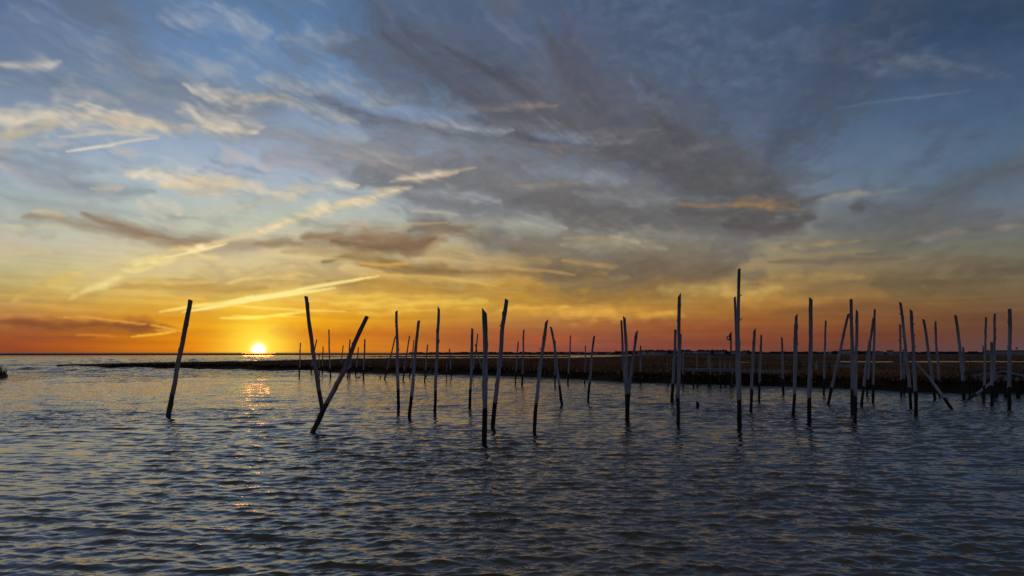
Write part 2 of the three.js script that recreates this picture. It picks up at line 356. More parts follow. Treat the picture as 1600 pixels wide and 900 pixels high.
// ---------------------------------------------------------------- water
const rw = rng(21), WIND = 9 / D;                                   // crests lie almost square to the line of sight
const waves = [];
for (let n = 0; n < 100; n++) {
  const lambda = 0.08 * Math.pow(1.9 / 0.08, (n + rw()) / 100), k = 2 * Math.PI / lambda;
  const spread = (rw() + rw() + rw() - 1.5) * (lambda < 0.25 ? 1.1 : 0.8), a = WIND + spread;
  const slope = (lambda < 0.15 ? 0.016 : lambda < 0.62 ? 0.035 : lambda < 1.3 ? 0.021 : 0.013) * (0.7 + 0.6 * rw());
  waves.push({ lambda, kx: k * Math.sin(a), kz: -k * Math.cos(a), dx: Math.sin(a), dz: -Math.cos(a), A: slope / k, ph: rw() * 6.2832 });
}
const swell = [];                                                  // longer waves out on the open bay
for (let n = 0; n < 34; n++) { const lambda = 1.5 * Math.pow(14 / 1.5, (n + rw()) / 34), k = 2 * Math.PI / lambda, a = WIND + (rw() + rw() + rw() - 1.5) * 0.9; swell.push({ lambda, kx: k * Math.sin(a), kz: -k * Math.cos(a), dx: Math.sin(a), dz: -Math.cos(a), A: 0.042 / k, ph: rw() * 6.2832 }); }
function waterGeometry() {
  const az = [], rs = [0.4, 1.2, 2.5, 4, 5.2, 6.2];
  for (let a = -180; a < -46; a += 6.7) az.push(a);
  for (let i = 0; i <= 800; i++) az.push(-46 + 92 * i / 800);
  for (let a = 46 + 6.7; a <= 180.1; a += 6.7) az.push(Math.min(180, a));
  for (let r = 7; r < 170; r *= r < 45 ? 1.0024 : 1.0034) rs.push(r);
  for (let r = 171; r < 1000; r *= 1.007) rs.push(r);
  for (let r = 1005; r < 9000; r *= 1.05) rs.push(r);
  const C = az.length, R = rs.length, pos = new Float32Array(C * R * 3), uv = new Float32Array(C * R * 2), index = [[], [], []];
  for (let i = 0; i < R; i++) {
    const r = rs[i], dr = i ? r - rs[i - 1] : 1, open = sst(50, 190, r), act = (r > 50 ? [...waves, ...swell] : waves).filter((w) => w.lambda > 2.1 * dr && r > 6.5), S = new Set(swell);
    for (let j = 0; j < C; j++) {
      const x = r * Math.sin(az[j] / D), z = -r * Math.cos(az[j] / D), o = i * C + j; let px = x, py = 0, pz = z;
      if (r < 1000) {
        const gust = Math.max(0.3, 1 + 0.75 * fbm(x / 17 + 3, z / 26 + 8, 3)) * (1 - 0.6 * sst(0.2, 0.5, noise(x / 31 + 5, z / 8 + x / 60))), q = 1.15;
        for (const w of act) {
          const fade = Math.min(1, (w.lambda / (2.1 * dr) - 1) * 1.6), t = w.kx * x + w.kz * z + w.ph, g = w.A * gust * fade * (r > 50 && S.has(w) ? open : 1); py += g * (Math.sin(t) + 0.22 * Math.sin(2 * t)); const c = g * q * Math.cos(t); px += w.dx * c; pz += w.dz * c;
        }
      }
      pos[o * 3] = px; pos[o * 3 + 1] = py; pos[o * 3 + 2] = pz; uv[o * 2] = x; uv[o * 2 + 1] = -z;
      if (i && j) {
        const a = o - C - 1, b = o - C, c = o, d = o - 1, rj = r * (1 + 0.25 * noise(x / 9, z / 9));
        index[rj < 38 ? 0 : rj < 95 ? 1 : 2].push(a, b, c, a, c, d);
      }
    }
  }
  const g = new THREE.BufferGeometry(); g.setAttribute('position', new THREE.BufferAttribute(pos, 3)); g.setAttribute('uv', new THREE.BufferAttribute(uv, 2));
  const all = new Uint32Array(index[0].length + index[1].length + index[2].length); let s = 0;
  index.forEach((l, k) => { all.set(l, s); g.addGroup(s, l.length, k); s += l.length; });
  g.setIndex(new THREE.BufferAttribute(all, 1)); g.computeVertexNormals(); return g;
}
// ripples too fine for the mesh: a repeating field of slopes from crossing wavelets
function rippleMap(size, tile, low, high, count, slope, seed) {
  const r = rng(seed), W = [], sx = new Float32Array(size * size), sy = new Float32Array(size * size), d = new Uint8Array(size * size * 4);
  while (W.length < count) { const l = low * Math.pow(high / low, r()), a = WIND + (r() + r() + r() - 1.5) * 1.3, nx = Math.round(tile / l * Math.sin(a)), ny = Math.round(tile / l * Math.cos(a)); if (nx || ny) W.push([nx, ny, r() * 6.2832]); }
  const s1 = slope * Math.sqrt(2 / count), T = new Float32Array(4096); for (let i = 0; i < 4096; i++) T[i] = Math.cos(i / 4096 * 2 * Math.PI);
  for (const [nx, ny, ph] of W) { const m = Math.hypot(nx, ny), ux = nx / m * s1, uy = ny / m * s1, p0 = ph / 6.2832 * 4096; for (let j = 0, o = 0; j < size; j++) for (let i = 0; i < size; i++, o++) { const c = T[((nx * i + ny * j) / size * 4096 + p0) & 4095]; sx[o] += ux * c; sy[o] += uy * c; } }
  for (let o = 0; o < size * size; o++) { const n = 1 / Math.hypot(sx[o], sy[o], 1); d[o * 4] = 127.5 + 127.5 * -sx[o] * n; d[o * 4 + 1] = 127.5 + 127.5 * -sy[o] * n; d[o * 4 + 2] = 127.5 + 127.5 * n; d[o * 4 + 3] = 255; }
  const t = new THREE.DataTexture(d, size, size); t.wrapS = t.wrapT = THREE.RepeatWrapping; t.magFilter = THREE.LinearFilter; t.minFilter = THREE.LinearFilter; t.repeat.set(1 / tile, 1 / tile); t.needsUpdate = true; return t;
}
const waterMat = (map, rough) => new THREE.MeshPhysicalMaterial({ color: new THREE.Color(0.012, 0.011, 0.010), roughness: rough, metalness: 0, ior: 2.1, normalMap: map });
const water = structure(mesh('water', waterGeometry(), [
  waterMat(rippleMap(1024, 5, 0.045, 0.16, 46, 0.025, 5), 0.03),
  waterMat(rippleMap(1024, 9.4, 0.08, 0.35, 50, 0.13, 6), 0.04),
  waterMat(rippleMap(1024, 23, 0.15, 1.2, 60, 0.3, 8), 0.07)]));

// ---------------------------------------------------------------- salt marsh
const earth = new THREE.MeshStandardMaterial({ color: new THREE.Color(0.035, 0.026, 0.018), roughness: 0.95 });
const mudMat = new THREE.MeshStandardMaterial({ color: new THREE.Color(0.09, 0.062, 0.042), roughness: 0.9, vertexColors: true, bumpMap: grey(256, 256, (u, v) => 0.6 * tileNoise(u, v, 12, 12, 3) + 0.4 * tileNoise(u, v, 40, 40, 9)), bumpScale: 0.12 });
const v2 = (p) => new THREE.Vector2(p.x, p.z);
const frontEdge = [[90, 572.4], [130, 573.2], [180, 575], [250, 576], [340, 577], [400, 577.6], [480, 579.4], [560, 581.4], [640, 583.4], [720, 585], [800, 587], [900, 590.4], [960, 594], [1000, 596.2], [1100, 598.8], [1200, 601], [1270, 603], [1340, 605.4], [1440, 610.4], [1520, 612], [1600, 613], [1800, 618], [2100, 628]].map(([x, y]) => v2(at(x, y)));
const backEdge = [[2300, 554.8], [1100, 554.8], [995, 555], [968, 556.6], [905, 558.6], [780, 559], [640, 559.2], [560, 559.9], [480, 561.6], [400, 563.5], [340, 565, 1.0], [250, 567.2, 0.8], [200, 568.8, 0.45], [130, 570.6, 0.25], [104, 571.3, 0.12]].map(([x, y, h]) => v2(at(x, y, h ?? 1.1)));
function inside(poly, x, z) { let c = false; for (let i = 0, j = poly.length - 1; i < poly.length; j = i++) { const a = poly[i], b = poly[j]; if ((a.y > z) !== (b.y > z) && x < (b.x - a.x) * (z - a.y) / (b.y - a.y) + a.x) c = !c; } return c; }
const lowTip = (x) => 0.1 + 0.9 * sst(-101, -62, x);
function landGeometry(front, poly, top) {                          // a level top and a crumbling bank round it
  const parts = [], closed = [...poly, poly[0]], pts = [], nrm = [];
  for (let i = 0; i < closed.length - 1; i++) { const a = closed[i], b = closed[i + 1], L = a.distanceTo(b), n = Math.max(1, Math.min(400, Math.round(L / (i < front ? 0.8 : 6)))); for (let k = 0; k < n; k++) { pts.push(a.clone().lerp(b, k / n)); } }
  for (const p of pts) { p.x += 0.5 * fbm(p.x / 4, p.y / 4, 3); p.y += 1.1 * fbm(p.x / 5 + 9, p.y / 5, 3); }
  const N = pts.length;
  for (let i = 0; i < N; i++) { const a = pts[(i + N - 1) % N], b = pts[(i + 1) % N], t = b.clone().sub(a).normalize(); let n = new THREE.Vector2(-t.y, t.x); const m = pts[i]; if (!inside(poly, m.x + n.x * 0.6, m.y + n.y * 0.6)) n.multiplyScalar(-1); nrm.push(n); }
  const col = [], prof = [[-0.7, -0.5], [-0.15, 0.0], [0.1, 0.3], [0.2, 0.5], [0.55, top - 0.05], [1.3, top]], pos = [], uv = [], idx = [];
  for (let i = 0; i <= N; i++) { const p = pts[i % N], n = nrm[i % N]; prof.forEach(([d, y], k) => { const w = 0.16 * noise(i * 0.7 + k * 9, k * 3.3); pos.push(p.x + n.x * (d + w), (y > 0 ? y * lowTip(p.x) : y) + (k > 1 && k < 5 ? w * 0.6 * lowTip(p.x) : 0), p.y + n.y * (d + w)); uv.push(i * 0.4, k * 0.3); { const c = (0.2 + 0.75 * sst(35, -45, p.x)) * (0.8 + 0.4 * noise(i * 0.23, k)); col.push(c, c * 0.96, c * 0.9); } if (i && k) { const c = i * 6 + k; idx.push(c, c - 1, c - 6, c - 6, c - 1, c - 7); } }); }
  const bank = new THREE.BufferGeometry(); bank.setAttribute('position', new THREE.Float32BufferAttribute(pos, 3)); bank.setAttribute('uv', new THREE.Float32BufferAttribute(uv, 2)); bank.setAttribute('color', new THREE.Float32BufferAttribute(col, 3)); bank.setIndex(idx); bank.computeVertexNormals();
  const cap = new THREE.ShapeGeometry(new THREE.Shape(poly.map((p) => new THREE.Vector2(p.x, -p.y)))); cap.rotateX(-Math.PI / 2); { const q = cap.attributes.position; for (let i = 0; i < q.count; i++) q.setY(i, (top - 0.02) * lowTip(q.getX(i))); }
  cap.setAttribute('color', new THREE.Float32BufferAttribute(new Float32Array(cap.attributes.position.count * 3).fill(1), 3));
  const both = mergeGeometries([bank, cap], true); return both;
}
const marshPoly = [...frontEdge, ...backEdge];
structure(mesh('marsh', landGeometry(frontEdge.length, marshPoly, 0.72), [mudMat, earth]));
const islets = [
  [[470, 557.6], [560, 558.2], [700, 558.4], [888, 558.2]].map(([x, y]) => v2(at(x, y))).concat([[890, 556.2], [700, 556.2], [520, 556.5]].map(([x, y]) => v2(at(x, y, 0.72)))),
  [[-60, 592], [-20, 591.6], [4, 590.6], [9.5, 589.6]].map(([x, y]) => v2(at(x, y))).concat([[8, 587.2], [0, 586.5], [-60, 585]].map(([x, y]) => v2(at(x, y, 0.1)))),
];
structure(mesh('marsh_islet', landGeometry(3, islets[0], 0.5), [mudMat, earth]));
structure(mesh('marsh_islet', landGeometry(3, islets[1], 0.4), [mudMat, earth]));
// standing pools on the marsh
const pondMat = new THREE.MeshPhysicalMaterial({ color: new THREE.Color(0.01, 0.011, 0.012), roughness: 0.12, ior: 1.333, normalMap: rippleMap(256, 12, 0.4, 2, 30, 0.09, 12) });
const ponds = [[[1150, 566.6], [1174, 567], [1173, 565.6], [1152, 565.4]], [[1274, 565.6], [1284, 565.4], [1283, 564.4], [1275, 564.4]], [[1308, 566.4], [1402, 567], [1398, 564.6], [1312, 564.3]], [[1408, 566.2], [1454, 567.2], [1498, 566.2], [1600, 566.4], [1700, 566.6], [1700, 564.2], [1590, 564], [1500, 563.8], [1412, 564.2]]].map((q) => q.map(([x, y]) => v2(at(x, y, 0.8))));
for (const p of ponds) { const g = new THREE.ShapeGeometry(new THREE.Shape(p.map((q) => new THREE.Vector2(q.x, -q.y)))); g.rotateX(-Math.PI / 2); g.translate(0, 0.8, 0); structure(mesh('marsh_pond', g, pondMat)); }

function tuft(seed, blades, wide) {                                  // a tuft of cordgrass: bent, tapering blades, one unit high
  const r = rng(seed), pos = [], idx = [];
  for (let b = 0; b < blades; b++) {
    const a = r() * 6.283, bx = Math.cos(a) * r() * 0.32 * wide, bz = Math.sin(a) * r() * 0.32 * wide, h = 0.55 + 0.5 * r(), lean = (0.1 + 0.3 * r()) * wide, la = r() * 6.283, w = (0.018 + 0.016 * r()) * wide, wx = Math.cos(la + 1.57) * w, wz = Math.sin(la + 1.57) * w, o = pos.length / 3;
    for (const t of [0, 0.5]) { const f = 1 - t * 0.35, x = bx + Math.cos(la) * lean * t * t, z = bz + Math.sin(la) * lean * t * t; pos.push(x - wx * f, h * t, z - wz * f, x + wx * f, h * t, z + wz * f); }
    pos.push(bx + Math.cos(la) * lean, h, bz + Math.sin(la) * lean); idx.push(o, o + 1, o + 2, o + 1, o + 3, o + 2, o + 2, o + 3, o + 4);
  }
  const g = new THREE.BufferGeometry(); g.setAttribute('position', new THREE.Float32BufferAttribute(pos, 3)); g.setIndex(idx); g.computeVertexNormals(); return g;
}
const grassMat = new THREE.MeshStandardMaterial({ color: 0xffffff, roughness: 0.9, side: THREE.DoubleSide });
function grass(spots, geometry, label) {
  const m = new THREE.InstancedMesh(geometry, grassMat, spots.length), M = new THREE.Matrix4(), q = new THREE.Quaternion(), e = new THREE.Euler(), c = new THREE.Color();
  spots.forEach((s, i) => { e.set(0, s.turn, 0); M.compose(new THREE.Vector3(s.x, s.y, s.z), q.setFromEuler(e), new THREE.Vector3(s.w, s.h, s.w)); m.setMatrixAt(i, M); m.setColorAt(i, c.setRGB(...s.c)); });
  m.name = numbered('marsh_grass'); m.castShadow = m.receiveShadow = true; m.userData = { label, category: 'grass', kind: 'stuff' }; scene.add(m);
}
{
  const r = rng(33), fringe = [], field = [], rim = [];
  const tint = (x, z, dark) => { const n = fbm(x / 14, z / 30, 3), t = Math.min(1, Math.max(0, 0.5 + n + (r() - 0.5) * 0.5)); const v = (0.75 + 0.5 * r()) * dark; return [(0.08 + 0.13 * t) * v, (0.045 + 0.05 * t) * v, (0.022 + 0.014 * t) * v]; };
  for (let i = 0; i < frontEdge.length - 1; i++) {
    const a = frontEdge[i], b = frontEdge[i + 1], L = a.distanceTo(b), t = b.clone().sub(a).normalize(), n = new THREE.Vector2(-t.y, t.x); { const m = a.clone().lerp(b, 0.5); if (!inside(marshPoly, m.x + n.x, m.y + n.y)) n.multiplyScalar(-1); }
    const count = Math.round(L * (a.length() > 130 ? 22 : 46)); if (a.x > 75) continue;
    for (let k = 0; k < count; k++) {
      const d = 0.1 + 6.7 * Math.pow(r(), 1.6), s = r(), x = a.x + t.x * L * s + n.x * d, z = a.y + t.y * L * s + n.y * d; if (!inside(marshPoly, x, z)) continue;
      const patch = 0.72 + 0.95 * fbm(x / 5, z / 5, 3) + (r() < 0.05 ? 0.55 : 0), low = sst(20, -90, x);
      fringe.push({ x, z, y: (0.3 + 0.4 * sst(0.1, 1.0, d)) * lowTip(x), w: 0.9 + 0.5 * r(), h: Math.max(0.25, (0.5 + 0.4 * r()) * patch * (1.12 - 0.4 * low) * (0.3 + 0.7 * lowTip(x))), turn: r() * 6.28, c: tint(x, z, 0.9) });
    }
  }
  for (let k = 0; k < 230000 && field.length < 105000; k++) {
    const az = (-36 + 76 * r()) / D, d = 60 * Math.pow(620 / 60, r()), x = d * Math.sin(az), z = -d * Math.cos(az); if (!inside(marshPoly, x, z) || ponds.some((p) => inside(p, x, z))) continue;
    const wet = az > 0.25 && d > 120 && d < 230 ? 0.6 : 1, s = 1 + d / 130;
    field.push({ x, z, y: 0.7 * lowTip(x), w: s * (0.8 + 0.5 * r()), h: (0.3 + 0.26 * r() + 0.12 * fbm(x / 9, z / 22, 3)) * wet, turn: r() * 6.28, c: tint(x, z, 1.15) });
  }
  for (const [p, n, h, y] of [[islets[0], 5200, 0.5, 0.45], [islets[1], 300, 1.3, 0.25]]) {
    const x0 = Math.min(...p.map((q) => q.x)), x1 = Math.max(...p.map((q) => q.x)), z0 = Math.min(...p.map((q) => q.y)), z1 = Math.max(...p.map((q) => q.y));
    for (let k = 0; k < n; k++) { const x = x0 + (x1 - x0) * r(), z = z0 + (z1 - z0) * r(); if (inside(p, x, z)) rim.push({ x, z, y, w: p === islets[0] ? 3 : 1, h: h * (0.6 + 0.7 * r()), turn: r() * 6.28, c: tint(x, z, 0.6) }); }
  }
  grass(fringe, tuft(1, 9, 1), 'tall dark cordgrass along the muddy bank at the edge of the water');
  grass(field, tuft(2, 9, 1.25), 'brown short marsh grass spread over the flat salt marsh behind the bank');
  grass(rim, tuft(3, 8, 1), 'dark grass growing on the small low islets in the water');
}

// ---------------------------------------------------------------- far shore
{
  const D0 = 1000, pos = [], idx = [], n = 240;
  for (let i = 0; i <= n; i++) { const a = (-60 + 120 * i / n) / D, rise = 0.4 + 0.5 * Math.max(0, noise(i / 7, 2)); [[-6, -0.4], [0, 0.1], [4, rise + 0.5], [40, rise + 0.9], [900, 1.6]].forEach(([d, y], k) => { const R = D0 + d + 30 * noise(i / 9, 5); pos.push(R * Math.sin(a), y, -R * Math.cos(a)); if (i && k) { const c = i * 5 + k; idx.push(c - 6, c - 5, c, c - 6, c, c - 1); } }); }
  const g = new THREE.BufferGeometry(); g.setAttribute('position', new THREE.Float32BufferAttribute(pos, 3)); g.setIndex(idx); g.computeVertexNormals();
  structure(mesh('far_shore', g, new THREE.MeshStandardMaterial({ color: new THREE.Color(0.022, 0.018, 0.018), roughness: 1, side: THREE.DoubleSide })));
  // the belt of trees on it: crowns of many leaf-sized facets, too far to tell apart
  const r = rng(51), crown = []; for (let k = 0; k < 60; k++) { const u = r() * 2 - 1, a = r() * 6.283, s = Math.sqrt(1 - u * u), q = 0.55 + 0.45 * r(), leaf = new THREE.CircleGeometry(0.22 + 0.2 * r(), 5); leaf.rotateX(r() * 6.3); leaf.rotateY(r() * 6.3); leaf.translate(Math.cos(a) * s * q, u * q * 0.8, Math.sin(a) * s * q); crown.push(leaf); }
  const cg = mergeGeometries(crown), spots = [];
  for (let px = -150; px < 1750; px += 1.05) {
    // height of the tree tops above the water, in photograph rows, along the shore
    const h = px < 640 ? 552.3 : px < 720 ? 550.2 : px < 960 ? 549.6 : px < 1000 ? 548 : px < 1135 ? 546.2 : px < 1170 ? 547.5 : px < 1300 ? 549.2 : px < 1380 ? 548.3 : 549.3;
    const gap = sst(-0.35, 0.1, noise(px / 14, 7)), top = EYE + (551 - h) * D0 / FPX, height = Math.max(0.7, (top - 0.9) * (0.7 + 0.3 * gap + 0.25 * (r() - 0.5)));
    const dist = D0 + 55 + 60 * r(), p = sight(px + r(), 551), f = dist / Math.hypot(p.x, p.z); spots.push([p.x * f, 0.9 + height * 0.5, p.z * f, 1.5 + 0.8 * r(), height * 0.62]);
  }
  const m = new THREE.InstancedMesh(cg, new THREE.MeshStandardMaterial({ color: new THREE.Color(0.042, 0.046, 0.062), roughness: 1, side: THREE.DoubleSide }), spots.length), M = new THREE.Matrix4(), q = new THREE.Quaternion();  // bluish tint puts the distant haze into the tree colour
  spots.forEach((s, i) => m.setMatrixAt(i, M.compose(new THREE.Vector3(s[0], s[1], s[2]), q.setFromAxisAngle(new THREE.Vector3(0, 1, 0), i * 1.7), new THREE.Vector3(s[3], s[4], s[3]))));
  m.name = 'far_treeline'; m.userData = { label: 'dark thin line of trees along the far shore on the horizon', category: 'trees', kind: 'stuff' }; m.castShadow = true; scene.add(m);
}
const wallMat = [[0.5, 0.5, 0.52], [0.36, 0.38, 0.42], [0.28, 0.3, 0.36]].map((c) => new THREE.MeshStandardMaterial({ color: new THREE.Color(...c), roughness: 0.85 }));
const roofMat = new THREE.MeshStandardMaterial({ color: new THREE.Color(0.06, 0.06, 0.075), roughness: 0.9 });
const paneMat = new THREE.MeshPhysicalMaterial({ color: new THREE.Color(0.02, 0.025, 0.03), roughness: 0.1 });
function house(px, w, h, wall, label, group, name = 'house') {
  const D1 = 1025, p = sight(px, 551), f = D1 / Math.hypot(p.x, p.z), t = thing(name, label, name === 'house' ? 'house' : 'building', new THREE.Vector3(p.x * f, 1, p.z * f), group); t.rotation.y = -Math.atan2(p.x, -p.z);
  const d = 7, b = new THREE.BoxGeometry(w, h, d); b.translate(0, h / 2, 0); mesh('wall', b, wall, t);
  const s = new THREE.Shape([new THREE.Vector2(-d / 2 - 0.4, 0), new THREE.Vector2(d / 2 + 0.4, 0), new THREE.Vector2(0, h * 0.42)]), rf = new THREE.ExtrudeGeometry(s, { depth: w + 0.8, bevelEnabled: false }); rf.translate(0, 0, -(w + 0.8) / 2); rf.rotateY(Math.PI / 2); rf.translate(0, h, 0); mesh('roof', rf, roofMat, t);
  const n = Math.max(1, Math.round(w / 3)); for (let k = 0; k < n; k++) { const g = new THREE.BoxGeometry(1, 1.2, 0.12); g.translate((k + 0.5) * w / n - w / 2, h * 0.55, d / 2 + 0.03); mesh('window', g, paneMat, t); }
  return t;
}
for (const [px, w, h, m] of [[905, 6, 2, 2], [930, 7, 2, 2], [950, 6, 2.2, 2], [1000, 7, 2.6, 1], [1007, 4, 3.2, 0], [1014, 5, 2.6, 1], [1019.5, 4, 3, 0], [1026, 6, 2.4, 1], [1033, 5, 2.4, 1], [1040, 6, 2.2, 2], [1069, 6, 2.8, 1], [1076, 7, 2.6, 1], [1087, 8, 3, 0], [1096, 6, 2.6, 1], [1105, 9, 2.6, 1], [1120, 7, 2.4, 2], [1128, 6, 2.6, 1], [1146, 8, 2.8, 1], [1162, 8, 2.2, 2], [1296, 4, 2.4, 1], [1370, 6, 2.4, 2], [1377, 5, 2.6, 1], [1402, 6, 2.4, 2], [1416, 7, 2, 2]]) {
  const [label, group] = px < 960 ? ['low dim house among dark trees on the far shore before the cluster of three poles', 'dim houses on the far shore'] : px < 1050 ? ['pale house in the brightest far shore row past the cluster of three poles', 'brightest row of houses on the far shore'] : px < 1200 ? ['small pale house with a dark roof on the far shore above the railed dock', 'houses on the far shore above the railed dock'] : ['low bluish house on the far shore behind the thickest crowd of poles', 'low houses on the far shore behind the crowded poles'];
  house(px, w, h, wallMat[m], label, group);
}
house(1321, 14, 4.2, wallMat[2], 'dark long house with a row of bright windows on the horizon beyond the leaning pole', undefined);
house(1391, 7, 3.6, wallMat[2], 'grey boxy house rising above the far shoreline between two close poles', undefined);
house(1575, 44, 3.4, wallMat[2], 'long low grey building on the horizon behind the last thick pole', undefined, 'warehouse');
for (const k of [-4.6, -1.6, 1.4, 4.4]) { const t = scene.children.find((o) => o.userData.label?.startsWith('dark long house')); const g = new THREE.BoxGeometry(1.5, 1.7, 0.2); g.translate(k, 2.6, 3.62); mesh('window', g, wallMat[0], t); }
function mast(px, top, label, tank) {
  const D1 = 1060, p = sight(px, 551), f = D1 / Math.hypot(p.x, p.z), H = EYE + (551 - top) * D1 / FPX, t = thing(tank ? 'water_tower' : 'chimney', label, tank ? 'tower' : 'chimney', new THREE.Vector3(p.x * f, 1, p.z * f));
  mesh('shaft', new THREE.CylinderGeometry(tank ? 0.25 : 0.55, tank ? 0.35 : 0.75, H - 1, 8).translate(0, (H - 1) / 2, 0), roofMat, t);
  if (tank) mesh('tank', new THREE.SphereGeometry(1.2, 10, 8).scale(1, 0.8, 1).translate(0, H - 1, 0), roofMat, t); else mesh('rim', new THREE.CylinderGeometry(0.7, 0.7, 0.5, 8).translate(0, H - 1.2, 0), roofMat, t);
}
mast(1536.5, 542, 'thin dark chimney standing up from the far shoreline'); mast(1589, 545, 'tiny water tower with a round tank on the horizon', true);

// ---------------------------------------------------------------- weathered poles
const grain = grey(128, 512, (u, v) => { const a = tileNoise(u, v, 40, 6, 1), b = tileNoise(u, v, 18, 3, 5), c = tileNoise(u, v, 64, 14, 8), crack = Math.pow(tileNoise(u, v, 26, 2, 12), 5); return 0.62 + 0.3 * (a - 0.5) + 0.3 * (b - 0.5) + 0.2 * (c - 0.5) - 0.35 * crack; });
const wood = (c) => new THREE.MeshStandardMaterial({ color: new THREE.Color(...c), roughness: 0.88, map: grain, bumpMap: grain, bumpScale: 0.012, vertexColors: true });
const SHAFT = { grey: wood([0.43, 0.46, 0.56]), brown: wood([0.44, 0.35, 0.34]), dark: wood([0.33, 0.33, 0.36]) };
const wetMat = new THREE.MeshStandardMaterial({ color: new THREE.Color(0.014, 0.012, 0.011), roughness: 0.85, map: grain, bumpMap: grain, bumpScale: 0.02, vertexColors: true });
const wetBrown = new THREE.MeshStandardMaterial({ color: new THREE.Color(0.09, 0.066, 0.06), roughness: 0.8, map: grain, bumpMap: grain, bumpScale: 0.02, vertexColors: true });
const rp = rng(77);
function pole(label, points, wpx, o = {}) {
  const base = at(...points[0]), n = points.length - 1, lz = o.away ?? (rp() - 0.5) * 0.5;
  const P = points.map(([x, y], i) => i ? atZ(x, y, base.z - lz * i / n).sub(base) : new THREE.Vector3());
  P.unshift(P[1].clone().normalize().multiplyScalar(-1.1));
  const curve = P.length > 3 ? new THREE.CatmullRomCurve3(P, false, 'centripetal') : new THREE.LineCurve3(P[0], P[2]);
  const L = curve.getLength(), depth = -base.z, R = wpx * depth / FPX / 2, seed = rp() * 100, H = P[P.length - 1].y;
  const bow = P.length > 3 ? 0 : (rp() - 0.5) * 0.02 * L, knots = [...Array(5)].map(() => [0.2 * L + rp() * 0.75 * L, rp() * 6.28, 0.15 + 0.35 * rp()]);
  const phi = o.tip === 'left' ? Math.PI : o.tip === 'right' ? 0 : rp() * 6.28, cut = (o.cut ?? 1.6) * R;
  const tide = (o.tide ?? 1.02 + 0.16 * rp()); let split = 1.1; { for (let k = 0; k <= 200; k++) { if (curve.getPointAt(k / 200).y > tide) break; split = k / 200 * L; } }
  const jag = (a) => 0.07 * noise(Math.cos(a) * 1.6 + seed, Math.sin(a) * 1.6 + 3) + 0.05 * Math.cos(a * 2 + seed);
  const whole = H < tide;
  const t = thing(o.name ?? 'wooden_pole', label, o.category ?? 'pole', base, o.alone ? undefined : 'weathered poles standing in the water');
  const p = new THREE.Vector3(), T = new THREE.Vector3(), N = new THREE.Vector3(), B = new THREE.Vector3(), Z = new THREE.Vector3(0, 0, 1), A = o.thin ? 8 : 12;
  function tube(s0, s1, rows, jagLow, jagHigh, capped) {
    const pos = [], uv = [], col = [], idx = [];
    for (let i = 0; i <= rows; i++) for (let k = 0; k <= A; k++) {
      const a = k / A * 2 * Math.PI; let s = s0 + (s1 - s0) * i / rows; if (jagLow) s += jag(a) * (1 - i / rows); if (jagHigh) s += jag(a) * i / rows;
      if (capped) s = Math.min(s, L - cut * (0.5 - 0.5 * Math.cos(a - phi)) - (i === rows ? 0 : 0.002 * (rows - i)) + 0.25 * R * noise(a * 3 + seed, 4));
      const u = Math.min(1, Math.max(0, s / L)); curve.getPointAt(u, p); curve.getTangentAt(u, T); N.crossVectors(T, Z).normalize(); B.crossVectors(T, N);
      let rad = R * (1.08 - (o.taper ?? 0.24) * u) * (1 + 0.17 * noise(s * 1.1 + seed, Math.cos(a) + seed) + 0.12 * noise(s * 4.2 + seed, Math.sin(a) * 1.3 + seed));
      for (const [ks, ka, kh] of knots) { const q = (s - ks) / (R * 1.2); rad *= 1 + kh * Math.exp(-q * q) * Math.max(0, Math.cos(a - ka)); }
      const bend = bow * Math.sin(Math.PI * u) + 0.55 * R * noise(s * 0.7 + seed, 8.2);
      pos.push(p.x + N.x * (Math.cos(a) * rad + bend) + B.x * Math.sin(a) * rad, p.y + N.y * (Math.cos(a) * rad + bend) + B.y * Math.sin(a) * rad, p.z + N.z * (Math.cos(a) * rad + bend) + B.z * Math.sin(a) * rad);
      uv.push(k / A * 1 + seed, s * 0.35 + seed); const wearAndShade = (0.86 + 0.22 * noise(s * 0.9 + seed, 5) + 0.14 * noise(s * 4, a + seed)) * (capped ? 1.06 - 0.58 * sst(0.35, 1, (s - split) / (L - split)) : 1); col.push(wearAndShade, wearAndShade * 0.99, wearAndShade * 0.985);  // random wear, plus top darkening partly painted in as shade against the bright sky
    }
    for (let i = 0; i < rows; i++) for (let k = 0; k < A; k++) { const a = i * (A + 1) + k, b = a + A + 1; idx.push(a, a + 1, b, a + 1, b + 1, b); }
    if (capped) { const c = pos.length / 3, o0 = rows * (A + 1); let x = 0, y = 0, z = 0; for (let k = 0; k < A; k++) { x += pos[(o0 + k) * 3] / A; y += pos[(o0 + k) * 3 + 1] / A; z += pos[(o0 + k) * 3 + 2] / A; } pos.push(x, y + 0.1 * R, z); uv.push(0.5, 0); col.push(0.6, 0.58, 0.55); for (let k = 0; k < A; k++) idx.push(o0 + k, o0 + k + 1, c); }
    const g = new THREE.BufferGeometry(); g.setAttribute('position', new THREE.Float32BufferAttribute(pos, 3)); g.setAttribute('uv', new THREE.Float32BufferAttribute(uv, 2)); g.setAttribute('color', new THREE.Float32BufferAttribute(col, 3)); g.setIndex(idx); g.computeVertexNormals(); return g;
  }
  const wm = o.wood === 'brown' ? wetBrown : wetMat;
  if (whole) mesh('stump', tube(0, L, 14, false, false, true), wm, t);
  else { mesh('wet_base', tube(0, split, 14, false, true, false), wm, t); mesh('shaft', tube(split, L, o.thin ? 18 : 34, true, false, true), SHAFT[o.wood ?? 'grey'], t); }
